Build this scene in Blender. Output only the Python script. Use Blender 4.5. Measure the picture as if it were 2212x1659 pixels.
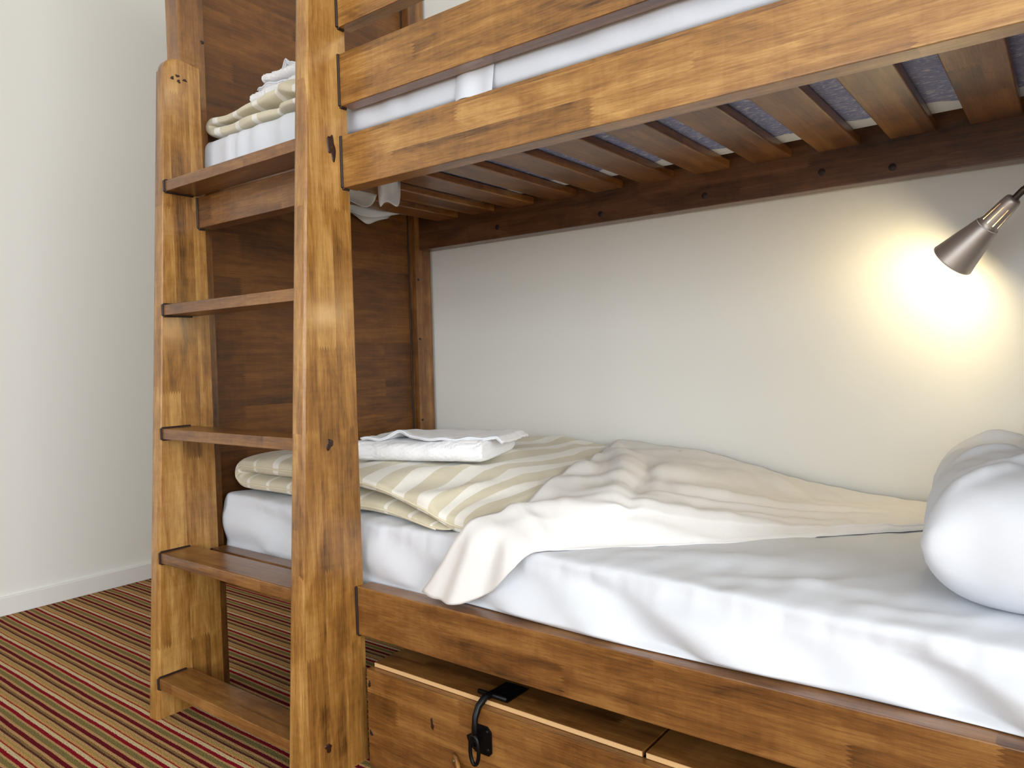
import bpy, bmesh, math, random
import numpy as np
from mathutils import Matrix, Vector

for o in list(bpy.data.objects):
    bpy.data.objects.remove(o)
scn = bpy.context.scene
COL = scn.collection
random.seed(7)

# ------------------------------------------------------------------ camera
EYE = 0.79
def cam_axes(yaw, pitch, roll):
    cy, sy = math.cos(yaw), math.sin(yaw)
    M = np.array([[cy, sy, 0], [0, 0, -1], [-sy, cy, 0]])
    cp, sp = math.cos(pitch), math.sin(pitch)
    P = np.array([[1, 0, 0], [0, cp, -sp], [0, sp, cp]])
    cr, sr = math.cos(roll), math.sin(roll)
    Q = np.array([[cr, -sr, 0], [sr, cr, 0], [0, 0, 1]])
    return Q @ P @ M
A = cam_axes(*[math.radians(v) for v in (37.254, 1.985, -1.543)])
cd = bpy.data.cameras.new('camera')
cam = bpy.data.objects.new('camera', cd)
COL.objects.link(cam)
m = Matrix.Identity(4)
for r in range(3):
    m[r][0], m[r][1], m[r][2] = A[0][r], -A[1][r], -A[2][r]
m[2][3] = EYE
cam.matrix_world = m
cd.sensor_width = 36.0
cd.lens = 1595.6 / 2212 * 36.0
cd.clip_start = 0.02
scn.camera = cam

# ------------------------------------------------------------------ world and daylight
scn.view_settings.view_transform = 'Standard'
scn.view_settings.look = 'None'
scn.view_settings.gamma = 1.0
scn.view_settings.use_curve_mapping = False
scn.view_settings.exposure = 0.0
w = bpy.data.worlds.new('sky')
scn.world = w
w.use_nodes = True
w.node_tree.nodes['Background'].inputs[0].default_value = (0.75, 0.86, 1.0, 1)
w.node_tree.nodes['Background'].inputs[1].default_value = 1.0

WIN_Y0, WIN_Y1, WIN_Z0, WIN_Z1, WIN_X = -2.25, 0.35, 0.55, 2.15, 3.20      # window in the wall past the bed head
FWX0, FWX1, FWZ0, FWZ1, FWY = -1.60, 1.60, 0.55, 2.15, -2.40                 # unseen window added in the wall facing the bed, as fill light
def daylight(name, w_, h_, energy, loc, rz):
    ld = bpy.data.lights.new(name, 'AREA')
    ld.shape = 'RECTANGLE'
    ld.size, ld.size_y = w_, h_
    ld.energy = energy
    ld.color = (0.90, 0.955, 1.0)
    lo = bpy.data.objects.new(name, ld)
    COL.objects.link(lo)
    lo.location = loc
    lo.rotation_euler = (math.radians(90), 0, math.radians(rz))
daylight('window_daylight', WIN_Y1 - WIN_Y0, WIN_Z1 - WIN_Z0, 138.0, (WIN_X - .01, (WIN_Y0 + WIN_Y1) / 2, (WIN_Z0 + WIN_Z1) / 2), 90)
daylight('front_fill_light', FWX1 - FWX0, FWZ1 - FWZ0, 52.0, ((FWX0 + FWX1) / 2, FWY + .01, (FWZ0 + FWZ1) / 2), 0)  # weak fill, added to brighten the inside of the lower bunk

# ------------------------------------------------------------------ helpers
WORLD = {}
def place(o, M=None, parent=None):
    COL.objects.link(o)
    M = M if M is not None else Matrix.Identity(4)
    WORLD[o.name] = M
    if parent is not None:
        o.parent = parent
        o.matrix_basis = WORLD[parent.name].inverted() @ M
    else:
        o.matrix_basis = M
    return o
def empty(name, loc):
    o = bpy.data.objects.new(name, None)
    o.empty_display_size = 0.05
    return place(o, Matrix.Translation(loc))
def tag(o, label=None, cat=None, group=None, kind=None):
    if label: o['label'] = label
    if cat: o['category'] = cat
    if group: o['group'] = group
    if kind: o['kind'] = kind
    return o
def smooth(me, on=True):
    me.polygons.foreach_set('use_smooth', [on] * len(me.polygons))
def axes(lx, ly, lz, loc):
    M = Matrix.Identity(4)
    for r in range(3):
        M[r][0], M[r][1], M[r][2], M[r][3] = lx[r], ly[r], lz[r], loc[r]
    return M
def A_RAIL(loc): return axes((1, 0, 0), (0, 0, 1), (0, -1, 0), loc)
def A_FLAT(loc): return axes((1, 0, 0), (0, 1, 0), (0, 0, 1), loc)
def A_SLAT(loc): return axes((0, 1, 0), (-1, 0, 0), (0, 0, 1), loc)
def A_POST(loc): return axes((0, 0, 1), (0, 1, 0), (-1, 0, 0), loc)
def A_PANEL(loc): return axes((0, 1, 0), (0, 0, 1), (1, 0, 0), loc)

def box_mesh(name, sx, sy, sz, bev=0.003, seg=2):
    bm = bmesh.new()
    bmesh.ops.create_cube(bm, size=1.0)
    for v in bm.verts:
        v.co.x *= sx; v.co.y *= sy; v.co.z *= sz
    if bev > 0:
        bmesh.ops.bevel(bm, geom=bm.edges[:], offset=bev, segments=seg, profile=0.5, affect='EDGES')
    me = bpy.data.meshes.new(name)
    bm.to_mesh(me); bm.free()
    smooth(me, bev > 0 and seg > 1)
    return me
def finish(me, mat):
    me.materials.append(mat)
    return me
def board(name, mat, M, size, parent=None, bev=0.003, seg=2):
    me = finish(box_mesh(name, *size, bev=bev, seg=seg), mat)
    if seg > 1:
        shade_auto(me)
    o = place(bpy.data.objects.new(name, me), M, parent)
    if seg > 1: weighted(o)
    return o
def weighted(o):
    wn = o.modifiers.new('weighted_normals', 'WEIGHTED_NORMAL'); wn.weight = 100; wn.keep_sharp = True
    return o
def shade_auto(me, ang=0.6):
    # keep big flat faces flat: mark sharp only where dihedral is large
    bm = bmesh.new(); bm.from_mesh(me)
    for e in bm.edges:
        if len(e.link_faces) == 2:
            e.smooth = e.calc_face_angle(0) < ang
    bm.to_mesh(me); bm.free()
def prism(name, pts, thick, mat, M, parent=None, bev=0.003, big=None, bigr=0.01):
    """pts: outline in local XY (counter-clockwise), extruded along local Z by thick (centred);
    big: function(v1, v2) telling which edges take the big rounding."""
    bm = bmesh.new()
    lo_ = [bm.verts.new((p[0], p[1], -thick / 2)) for p in pts]
    hi_ = [bm.verts.new((p[0], p[1], thick / 2)) for p in pts]
    bm.faces.new(lo_[::-1]); bm.faces.new(hi_)
    n = len(pts)
    for i in range(n):
        bm.faces.new((lo_[i], lo_[(i + 1) % n], hi_[(i + 1) % n], hi_[i]))
    if big:
        es = [e for e in bm.edges if big(e.verts[0].co, e.verts[1].co)]
        bmesh.ops.bevel(bm, geom=es, offset=bigr, segments=4, profile=0.5, affect='EDGES')
    elif bev:
        bmesh.ops.bevel(bm, geom=bm.edges[:], offset=bev, segments=2, profile=0.5, affect='EDGES')
    bmesh.ops.recalc_face_normals(bm, faces=bm.faces[:])
    me = bpy.data.meshes.new(name)
    bm.to_mesh(me); bm.free()
    smooth(me); shade_auto(me)
    finish(me, mat)
    return weighted(place(bpy.data.objects.new(name, me), M, parent))
def grid_mesh(name, P, mat, close_u=False, close_v=False, caps=False, attrs=None, flip=False):
    P = np.asarray(P, float)
    nu, nv = P.shape[:2]
    V = [tuple(p) for p in P.reshape(-1, 3)]
    F = []
    for i in range(nu if close_u else nu - 1):
        i2 = (i + 1) % nu
        for j in range(nv if close_v else nv - 1):
            j2 = (j + 1) % nv
            q = (i * nv + j, i * nv + j2, i2 * nv + j2, i2 * nv + j)
            F.append(q[::-1] if flip else q)
    if caps:
        for i, rev in ((0, False), (nu - 1, True)):
            c = len(V); V.append(tuple(P[i].mean(0)))
            for j in range(nv):
                t = (c, i * nv + (j + 1) % nv, i * nv + j)
                F.append(t[::-1] if (rev != flip) else t)
    me = bpy.data.meshes.new(name)
    me.from_pydata(V, [], F)
    bm = bmesh.new(); bm.from_mesh(me)
    bmesh.ops.recalc_face_normals(bm, faces=bm.faces[:])
    bm.to_mesh(me); bm.free()
    smooth(me)
    if attrs:
        for k, a in attrs.items():
            at = me.attributes.new(k, 'FLOAT', 'POINT')
            vals = list(np.asarray(a, float).reshape(-1))
            vals += [0.0] * (len(V) - len(vals))
            if caps:
                vals[-2], vals[-1] = vals[0], vals[(nu - 1) * nv]
            at.data.foreach_set('value', vals)
    finish(me, mat)
    return me
def mesh_obj(name, me, parent=None, M=None):
    return place(bpy.data.objects.new(name, me), M, parent)
def tube(name, pts, r, mat, parent=None, seg=10, caps=True):
    pts = [Vector(p) for p in pts]
    rows = []
    up = Vector((0.13, 0.21, 0.97))
    for i, p in enumerate(pts):
        d = (pts[min(i + 1, len(pts) - 1)] - pts[max(i - 1, 0)]).normalized()
        a = d.cross(up)
        if a.length < 0.1: a = d.cross(Vector((1, 0, 0)))
        a.normalize(); b = d.cross(a)
        rr = r[i] if hasattr(r, '__len__') else r
        rows.append([p + a * (rr * math.cos(t)) + b * (rr * math.sin(t))
                     for t in [2 * math.pi * k / seg for k in range(seg)]])
    me = grid_mesh(name, [[tuple(v) for v in row] for row in rows], mat, close_v=True, caps=caps)
    return mesh_obj(name, me, parent)
def lathe(name, prof, mat, M, parent=None, seg=48, skip=None):
    """prof: list of (radius, height along local Z)"""
    V, F = [], []
    for r, h in prof:
        for k in range(seg):
            t = 2 * math.pi * k / seg
            V.append((r * math.cos(t), r * math.sin(t), h))
    for i in range(len(prof) - 1):
        for k in range(seg):
            if skip and skip(i, k): continue
            k2 = (k + 1) % seg
            F.append((i * seg + k, i * seg + k2, (i + 1) * seg + k2, (i + 1) * seg + k))
    me = bpy.data.meshes.new(name)
    me.from_pydata(V, [], F); smooth(me); shade_auto(me, 0.7)
    finish(me, mat)
    return place(bpy.data.objects.new(name, me), M, parent)
def S(t):
    t = np.clip(t, 0, 1)
    return t * t * (3 - 2 * t)
def wob(seed, *cs, n=5, oct=1.0):
    """smooth pseudo-noise in about [-1, 1] from a sum of sines of the given coordinates"""
    rg = np.random.RandomState(seed)
    out = 0
    for k in range(n):
        ph = rg.uniform(0, 6.28)
        arg = ph
        for c in cs:
            arg = arg + c * rg.uniform(0.4, 1.5) * rg.choice([-1, 1]) * (1 + 0.35 * k * oct)
        out = out + np.sin(arg)
    return out / n * 1.3
def ridge(x, y, a, b, width, height, taper=True):
    """soft fold along the segment a-b"""
    ax, ay = a; bx, by = b
    L2 = (bx - ax) ** 2 + (by - ay) ** 2
    t = np.clip(((x - ax) * (bx - ax) + (y - ay) * (by - ay)) / L2, 0, 1)
    d = np.hypot(x - ax - t * (bx - ax), y - ay - t * (by - ay))
    k = height * np.exp(-(d / width) ** 2)
    return k * (np.sin(np.pi * np.clip(t, .02, .98)) ** .6 if taper else 1)
def chaikin(P, it=3, closed=True):
    P = np.asarray(P, float)
    for _ in range(it):
        if closed:
            Q = np.roll(P, -1, axis=0)
            P = np.stack([.75 * P + .25 * Q, .25 * P + .75 * Q], 1).reshape(-1, P.shape[1])
        else:
            a, b = P[:-1], P[1:]
            M_ = np.stack([.75 * a + .25 * b, .25 * a + .75 * b], 1).reshape(-1, P.shape[1])
            P = np.vstack([P[:1], M_[1:-1], P[-1:]])
    return P

# ------------------------------------------------------------------ materials
def lin(c):
    return tuple(((v / 255) / 12.92 if v / 255 <= 0.04045 else ((v / 255 + 0.055) / 1.055) ** 2.4) for v in c) + (1,)
class NT:
    def __init__(self, name):
        self.mat = bpy.data.materials.new(name); self.mat.use_nodes = True
        self.t = self.mat.node_tree; self.b = self.t.nodes['Principled BSDF']
    def n(self, typ, **kw):
        nd = self.t.nodes.new(typ)
        for k, v in kw.items(): setattr(nd, k, v)
        return nd
    def put(self, a, b):
        self.t.links.new(a, b)
    def math(self, op, a, b=None, c=None, clamp=False):
        nd = self.n('ShaderNodeMath', operation=op); nd.use_clamp = clamp
        for i, v in enumerate((a, b, c)):
            if v is None: continue
            if isinstance(v, (int, float)): nd.inputs[i].default_value = v
            else: self.put(v, nd.inputs[i])
        return nd.outputs[0]
    def vec(self, x, y, z):
        nd = self.n('ShaderNodeCombineXYZ')
        for i, v in enumerate((x, y, z)):
            if isinstance(v, (int, float)): nd.inputs[i].default_value = v
            else: self.put(v, nd.inputs[i])
        return nd.outputs[0]
    def noise(self, vec, scale=1.0, detail=4, rough=0.55, dist=0.0):
        nd = self.n('ShaderNodeTexNoise')
        nd.inputs['Scale'].default_value = scale; nd.inputs['Detail'].default_value = detail
        nd.inputs['Roughness'].default_value = rough; nd.inputs['Distortion'].default_value = dist
        self.put(vec, nd.inputs['Vector'])
        return nd.outputs[0]
    def ramp(self, fac, stops, interp='LINEAR'):
        nd = self.n('ShaderNodeValToRGB'); cr = nd.color_ramp; cr.interpolation = interp
        while len(cr.elements) < len(stops): cr.elements.new(0.5)
        for e, (p, c) in zip(cr.elements, stops):
            e.position = p; e.color = c if len(c) == 4 else tuple(c) + (1,)
        self.put(fac, nd.inputs[0])
        return nd.outputs[0]
    def mix(self, fac, a, b, mode='MIX'):
        nd = self.n('ShaderNodeMix', data_type='RGBA', blend_type=mode)
        for i, v in ((0, fac), (6, a), (7, b)):
            if isinstance(v, (int, float)): nd.inputs[i].default_value = v
            elif isinstance(v, tuple): nd.inputs[i].default_value = v
            else: self.put(v, nd.inputs[i])
        return nd.outputs[2]
    def bump(self, h, strength=0.2, dist=0.002):
        nd = self.n('ShaderNodeBump'); nd.inputs['Strength'].default_value = strength
        nd.inputs['Distance'].default_value = dist
        self.put(h, nd.inputs['Height']); self.put(nd.outputs[0], self.b.inputs['Normal'])
    def set(self, **kw):
        for k, v in kw.items():
            i = self.b.inputs[k]
            if isinstance(v, (int, float, tuple)): i.default_value = v
            else: self.put(v, i)

def wood(name, dark, mid, light, stave=0.047, length=0.42, rough=0.36, coat=0.35, seed=0.0, contrast=1.0):
    t = NT(name)
    tc = t.n('ShaderNodeTexCoord'); sp = t.n('ShaderNodeSeparateXYZ'); t.put(tc.outputs['Object'], sp.inputs[0])
    oi = t.n('ShaderNodeObjectInfo')
    rnd = t.math('MULTIPLY', oi.outputs['Random'], 13.7)
    x = t.math('ADD', sp.outputs[0], t.math('ADD', rnd, seed))
    y = t.math('ADD', sp.outputs[1], t.math('MULTIPLY', rnd, 0.61))
    z = sp.outputs[2]
    # glued staves with finger-jointed ends: the joint line zigzags across the stave
    zig = t.math('PINGPONG', y, 0.003)
    xs = t.math('ADD', x, t.math('MULTIPLY', zig, 3.2))
    br = t.n('ShaderNodeTexBrick'); br.offset = 0.37; br.offset_frequency = 2; br.squash = 1
    br.inputs['Color1'].default_value = (0, 0, 0, 1); br.inputs['Color2'].default_value = (1, 1, 1, 1)
    br.inputs['Scale'].default_value = 1; br.inputs['Mortar Size'].default_value = 0
    br.inputs['Brick Width'].default_value = length; br.inputs['Row Height'].default_value = stave
    t.put(t.vec(xs, y, 0.0), br.inputs['Vector'])
    tone = t.n('ShaderNodeSeparateColor'); t.put(br.outputs['Color'], tone.inputs[0]); tone = tone.outputs[0]
    shift = t.math('MULTIPLY', tone, 7.3)
    gx = t.math('ADD', t.math('MULTIPLY', x, 2.2), shift)
    grain = t.noise(t.vec(gx, t.math('MULTIPLY', y, 55), t.math('MULTIPLY', z, 55)), 1.0, 6, 0.62, 0.6)
    fine = t.noise(t.vec(t.math('MULTIPLY', x, 22), t.math('MULTIPLY', y, 420), t.math('MULTIPLY', z, 420)), 1.0, 3, 0.6)
    blot = t.noise(t.vec(t.math('ADD', t.math('MULTIPLY', x, 7), shift), t.math('MULTIPLY', y, 17), t.math('MULTIPLY', z, 17)), 1.0, 5, 0.6, 0.8)
    flame = t.noise(t.vec(t.math('MULTIPLY', x, 60), t.math('MULTIPLY', y, 9), t.math('MULTIPLY', z, 9)), 1.0, 2, 0.5, 1.2)
    v = t.math('MULTIPLY_ADD', tone, 0.26 * contrast, 0.5 - 0.13 * contrast)
    v = t.math('ADD', v, t.math('MULTIPLY', t.math('SUBTRACT', grain, 0.5), 0.85 * contrast))
    v = t.math('ADD', v, t.math('MULTIPLY', t.math('SUBTRACT', blot, 0.5), 0.95 * contrast))
    v = t.math('ADD', v, t.math('MULTIPLY', t.math('SUBTRACT', fine, 0.5), 0.55 * contrast))
    v = t.math('ADD', v, t.math('MULTIPLY', t.math('SUBTRACT', flame, 0.5), 0.16 * contrast))
    col = t.ramp(v, [(0.08, lin(dark)), (0.5, lin(mid)), (0.92, lin(light))])
    # pores: short dark dashes along the grain
    pore = t.noise(t.vec(t.math('MULTIPLY', x, 70), t.math('MULTIPLY', y, 900), t.math('MULTIPLY', z, 900)), 1.0, 1, 0.5)
    pm = t.math('GREATER_THAN', t.math('ADD', pore, t.math('MULTIPLY', blot, 0.18)), 0.80)
    col = t.mix(t.math('MULTIPLY', pm, 0.35), col, lin(dark))
    rg = t.math('MULTIPLY_ADD', blot, 0.14, rough - 0.07)
    t.set(**{'Base Color': col, 'Roughness': rg, 'Coat Weight': coat, 'Coat Roughness': 0.16})
    t.bump(t.math('ADD', fine, t.math('MULTIPLY', grain, 0.8)), 0.16, 0.0012)
    return t.mat

def plain(name, rgb, rough=0.5, metal=0.0, bump=None, coat=0.0, emit=0.0):
    t = NT(name)
    t.set(**{'Base Color': lin(rgb), 'Roughness': rough, 'Metallic': metal, 'Coat Weight': coat})
    if bump:
        tc = t.n('ShaderNodeTexCoord')
        t.bump(t.noise(tc.outputs['Object'], bump[0], 4, 0.6), bump[1], bump[2])
    if emit:
        t.set(**{'Emission Color': lin(rgb), 'Emission Strength': emit})
    return t.mat

M_WOOD = wood('honey_stained_wood', (68, 39, 11), (150, 103, 46), (196, 152, 86), coat=0.4)
M_WOODR = wood('brown_stained_wood', (56, 31, 10), (118, 75, 33), (160, 113, 58), stave=0.05)
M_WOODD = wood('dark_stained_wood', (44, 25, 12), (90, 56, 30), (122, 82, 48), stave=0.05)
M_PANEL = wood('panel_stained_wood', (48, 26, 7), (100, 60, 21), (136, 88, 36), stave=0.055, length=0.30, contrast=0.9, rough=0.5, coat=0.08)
M_RAW = plain('raw_pale_wood_edge', (214, 172, 120), 0.7)
M_BEAD = plain('dark_joint_filler', (34, 18, 10), 0.5)
M_KNOT = plain('dark_resin', (46, 20, 8), 0.4)
M_BLACK = plain('black_iron', (14, 14, 15), 0.38, 0.6)
M_SCREW = plain('steel_screw', (150, 145, 135), 0.35, 0.9)
M_STEEL = plain('brushed_bronze_metal', (204, 195, 187), 0.44, 0.75, bump=(900, 0.02, 0.0004))
M_NECK = plain('dark_gooseneck_metal', (92, 84, 76), 0.4, 0.9)
M_SHEET = None

def cloth(name, rgb, weave=0.05, rough=0.85, sub=0.0):
    t = NT(name)
    tc = t.n('ShaderNodeTexCoord')
    n1 = t.noise(tc.outputs['Object'], 1400, 2, 0.5)
    n2 = t.noise(tc.outputs['Object'], 45, 5, 0.55, 0.6)
    t.set(**{'Base Color': lin(rgb), 'Roughness': rough, 'Sheen Weight': 0.04})
    t.bump(t.math('ADD', t.math('MULTIPLY', n1, 0.15), n2), weave, 0.004)
    return t.mat
M_SHEET = cloth('white_cotton_sheet', (217, 220, 226), 0.12)
M_CREAM = cloth('ivory_cotton_sheet', (230, 227, 224), 0.12)

def terry():
    t = NT('white_terry')
    tc = t.n('ShaderNodeTexCoord')
    n1 = t.noise(tc.outputs['Object'], 420, 3, 0.7)
    t.set(**{'Base Color': lin((243, 242, 243)), 'Roughness': 0.95, 'Sheen Weight': 0.35})
    t.bump(n1, 0.55, 0.004)
    return t.mat
M_TERRY = terry()

def stripes():
    """beige duvet cloth: attribute 's' runs along the fold, 'wide' picks broad bands or thin lines"""
    t = NT('beige_striped_cotton')
    a = t.n('ShaderNodeAttribute', attribute_name='s'); b = t.n('ShaderNodeAttribute', attribute_name='wide')
    s = a.outputs['Fac']; wd = b.outputs['Fac']
    ph = t.math('FRACT', t.math('MULTIPLY', s, 1 / 0.078))
    width = t.math('MULTIPLY_ADD', wd, 0.33, 0.14)
    band = t.math('LESS_THAN', ph, width)
    tc = t.n('ShaderNodeTexCoord')
    n2 = t.noise(tc.outputs['Object'], 38, 5, 0.55, 0.6)
    n1 = t.noise(tc.outputs['Object'], 1500, 2, 0.5)
    c = t.mix(band, lin((212, 203, 178)), lin((236, 232, 222)))
    t.set(**{'Base Color': c, 'Roughness': 0.82, 'Sheen Weight': 0.2})
    t.bump(t.math('ADD', t.math('MULTIPLY', n1, 0.15), n2), 0.22, 0.005)
    return t.mat
M_STRIPE = stripes()
M_PIPING = cloth('beige_piping', (226, 216, 188), 0.05)

def ticking():
    t = NT('blue_mattress_ticking')
    tc = t.n('ShaderNodeTexCoord')
    sp = t.n('ShaderNodeSeparateXYZ'); t.put(tc.outputs['Object'], sp.inputs[0])
    v = t.vec(t.math('MULTIPLY', sp.outputs[0], 34), t.math('MULTIPLY', sp.outputs[1], 90), 0.0)
    n = t.noise(v, 1.0, 3, 0.6, 2.5)
    c = t.ramp(n, [(0.44, lin((120, 128, 172))), (0.58, lin((146, 152, 188))), (0.66, lin((214, 212, 214)))])
    t.set(**{'Base Color': c, 'Roughness': 0.7})
    return t.mat
M_TICK = ticking()
M_NAVY = plain('navy_mattress_edge', (30, 32, 70), 0.8)

def wallpaint(name, rgb):
    t = NT(name)
    tc = t.n('ShaderNodeTexCoord')
    n = t.noise(tc.outputs['Object'], 260, 4, 0.6)
    t.set(**{'Base Color': lin(rgb), 'Roughness': 0.75})
    t.bump(n, 0.05, 0.0012)
    return t.mat
M_WALL = wallpaint('warm_white_wall_paint', (232, 230, 223))
M_TRIM = plain('white_gloss_paint', (232, 230, 226), 0.45)
M_CEIL = plain('white_ceiling_paint', (238, 236, 230), 0.9)

def carpet():
    t = NT('striped_carpet')
    tc = t.n('ShaderNodeTexCoord'); sp = t.n('ShaderNodeSeparateXYZ'); t.put(tc.outputs['Object'], sp.inputs[0])
    x, y = sp.outputs[0], sp.outputs[1]
    tuft = t.noise(t.vec(t.math('MULTIPLY', x, 330), t.math('MULTIPLY', y, 330), 0.0), 1.0, 2, 0.6)
    warp = t.noise(t.vec(t.math('MULTIPLY', x, 6), t.math('MULTIPLY', y, 3), 0.0), 1.0, 2, 0.5)
    rows = t.math('MULTIPLY', t.math('SUBTRACT', tuft, 0.5), 0.0048)
    yy = t.math('ADD', t.math('ADD', y, rows), t.math('MULTIPLY', t.math('SUBTRACT', warp, 0.5), 0.006))
    ph = t.math('FRACT', t.math('MULTIPLY', t.math('SUBTRACT', yy, 0.6865), 1 / 0.0832))
    red, tan, olv, mar = (140, 22, 34), (192, 150, 102), (130, 116, 70), (104, 22, 32)
    bro, dbr, lol, tor, thn, crm = (138, 106, 66), (84, 48, 40), (172, 146, 86), (200, 150, 94), (156, 56, 36), (214, 192, 148)
    # walking away from the viewer the phase grows, so the order is near-to-far
    seq = [(red, 95), (crm, 100), (thn, 34), (tor, 62), (lol, 52), (tan, 62), (dbr, 52), (bro, 62), (tan, 72), (mar, 108), (tan, 70), (olv, 118), (tan, 55)]
    tot = sum(s_ for _, s_ in seq); stops = []; acc = 0
    for c_, s_ in seq:
        stops.append((acc / tot, lin(c_))); acc += s_
    col = t.ramp(ph, stops, 'CONSTANT')
    shade = t.ramp(tuft, [(0.3, (0.62, 0.62, 0.62, 1)), (0.62, (1.08, 1.08, 1.08, 1))])
    col = t.mix(1.0, col, shade, 'MULTIPLY')
    t.set(**{'Base Color': col, 'Roughness': 1.0, 'Specular IOR Level': 0.05})
    t.bump(tuft, 0.9, 0.006)
    return t.mat
M_CARPET = carpet()

# ------------------------------------------------------------------ the room
XL, XRW, YB, YF, ZC = -2.77, WIN_X, 1.785, FWY, 2.45
def slab(name, lo_, hi_, mat, parent=None, bev=0.0):
    c = [(a + b) / 2 for a, b in zip(lo_, hi_)]; s = [b - a for a, b in zip(lo_, hi_)]
    me = finish(box_mesh(name, *s, bev=bev, seg=1), mat)
    return place(bpy.data.objects.new(name, me), Matrix.Translation(c), parent)
T = 0.1
fl = slab('floor', (XL - T, YF - T, -0.05), (XRW + T, YB + T, 0.0), M_CARPET)
tag(fl, 'striped red, olive and tan carpet across the floor', kind='structure')
tag(slab('ceiling', (XL - T, YF - T, ZC), (XRW + T, YB + T, ZC + 0.05), M_CEIL), 'plain white ceiling above the room', kind='structure')
tag(slab('wall_back', (XL - T, YB, 0), (XRW + T, YB + T, ZC), M_WALL), 'off-white painted wall behind the bunk bed', kind='structure')
tag(slab('wall_left', (XL - T, YF, 0), (XL, YB, ZC), M_WALL), 'off-white painted wall past the foot of the bunk bed', kind='structure')
wf_ = slab('wall_front', (XL - T, YF - T, 0), (XRW + T, YF, FWZ0), M_WALL)
tag(wf_, 'off-white wall with an added fill-light window, across the room from the bunk bed', kind='structure')
slab('wall_section', (XL - T, YF - T, FWZ1), (XRW + T, YF, ZC), M_WALL, wf_)
slab('wall_section', (XL - T, YF - T, FWZ0), (FWX0, YF, FWZ1), M_WALL, wf_)
slab('wall_section', (FWX1, YF - T, FWZ0), (XRW + T, YF, FWZ1), M_WALL, wf_)
wn_ = slab('fill_window', (FWX0 - .06, YF, FWZ0 - .06), (FWX1 + .06, YF + .02, FWZ0), M_TRIM)
tag(wn_, 'added white framed fill-light window across the room from the bunk bed', kind='structure')
slab('window_frame', (FWX0 - .06, YF, FWZ1), (FWX1 + .06, YF + .02, FWZ1 + .06), M_TRIM, wn_)
slab('window_frame', (FWX0 - .06, YF, FWZ0), (FWX0, YF + .02, FWZ1), M_TRIM, wn_)
slab('window_frame', (FWX1, YF, FWZ0), (FWX1 + .06, YF + .02, FWZ1), M_TRIM, wn_)
wr_ = slab('wall_right', (XRW, YF, 0), (XRW + T, YB, WIN_Z0), M_WALL)
tag(wr_, 'off-white wall with the window, past the head of the bunk bed', kind='structure')
slab('wall_section', (XRW, YF, WIN_Z1), (XRW + T, YB, ZC), M_WALL, wr_)
slab('wall_section', (XRW, YF, WIN_Z0), (XRW + T, WIN_Y0, WIN_Z1), M_WALL, wr_)
slab('wall_section', (XRW, WIN_Y1, WIN_Z0), (XRW + T, YB, WIN_Z1), M_WALL, wr_)
win = slab('window_1', (XRW - .02, WIN_Y0 - .06, WIN_Z0 - .06), (XRW, WIN_Y1 + .06, WIN_Z0), M_TRIM)
tag(win, 'white framed window past the head of the bunk bed', kind='structure')
slab('window_frame', (XRW - .02, WIN_Y0 - .06, WIN_Z1), (XRW, WIN_Y1 + .06, WIN_Z1 + .06), M_TRIM, win)
slab('window_frame', (XRW - .02, WIN_Y0 - .06, WIN_Z0), (XRW, WIN_Y0, WIN_Z1), M_TRIM, win)
slab('window_frame', (XRW - .02, WIN_Y1, WIN_Z0), (XRW, WIN_Y1 + .06, WIN_Z1), M_TRIM, win)
tag(slab('baseboard_left', (XL, YF, 0), (XL + 0.014, YB, 0.06), M_TRIM, bev=0.002), 'low white baseboard along the left wall', kind='structure')
tag(slab('baseboard_back', (XL + 0.014, YB - 0.012, 0), (XRW, YB, 0.06), M_TRIM, bev=0.002), 'low white baseboard along the wall behind the bunk bed', kind='structure')

# ------------------------------------------------------------------ the bunk bed
HEAD_X = 0.30                           # foot-side face of the posts at the pillow end
bed = empty('bunk_bed', (-0.7, 1.36, 0))
tag(bed, 'honey-stained wooden bunk bed with built-in ladder and slatted upper bunk', 'bunk bed')
YR, YRB = 0.950, 0.988                 # front rail faces
XUL, XUR, UT = -1.635, -1.120, 0.036   # ladder uprights: their faces towards the pillow end

def bead(parent, a, b, r=0.0027):
    d = Vector(b) - Vector(a)
    c = (Vector(a) + Vector(b)) / 2
    s = [max(abs(v), 2 * r) for v in d]
    me = finish(box_mesh('filler_bead', *s, bev=r * 0.5, seg=1), M_BEAD)
    return place(bpy.data.objects.new('filler_bead', me), Matrix.Translation(c), parent)
def blob(name, parent, c, normal, ra, rb, mat, seed, thick=0.0007, k=26):
    """flat irregular patch (knot, plug, stain) lying on a board face"""
    rg = np.random.RandomState(seed)
    n_ = Vector(normal)
    u = Vector((0, 0, 1)); v_ = n_.cross(u)
    ph = rg.uniform(0, 6.28, 4)
    rows = []
    for q, h in ((1.0, -0.0004), (0.93, thick), (0.5, thick * 1.2), (0.05, thick * 0.6)):
        row = []
        for j in range(k):
            t = 2 * math.pi * j / k
            f = q * (1 + 0.22 * math.sin(2 * t + ph[0]) + 0.16 * math.sin(3 * t + ph[1]) + 0.10 * math.sin(5 * t + ph[2]))
            row.append(tuple(Vector(c) + v_ * (ra * f * math.cos(t)) + u * (rb * f * math.sin(t)) + n_ * h))
        rows.append(row)
    me = grid_mesh(name, rows, mat, close_v=True)
    return mesh_obj(name, me, parent)

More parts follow.
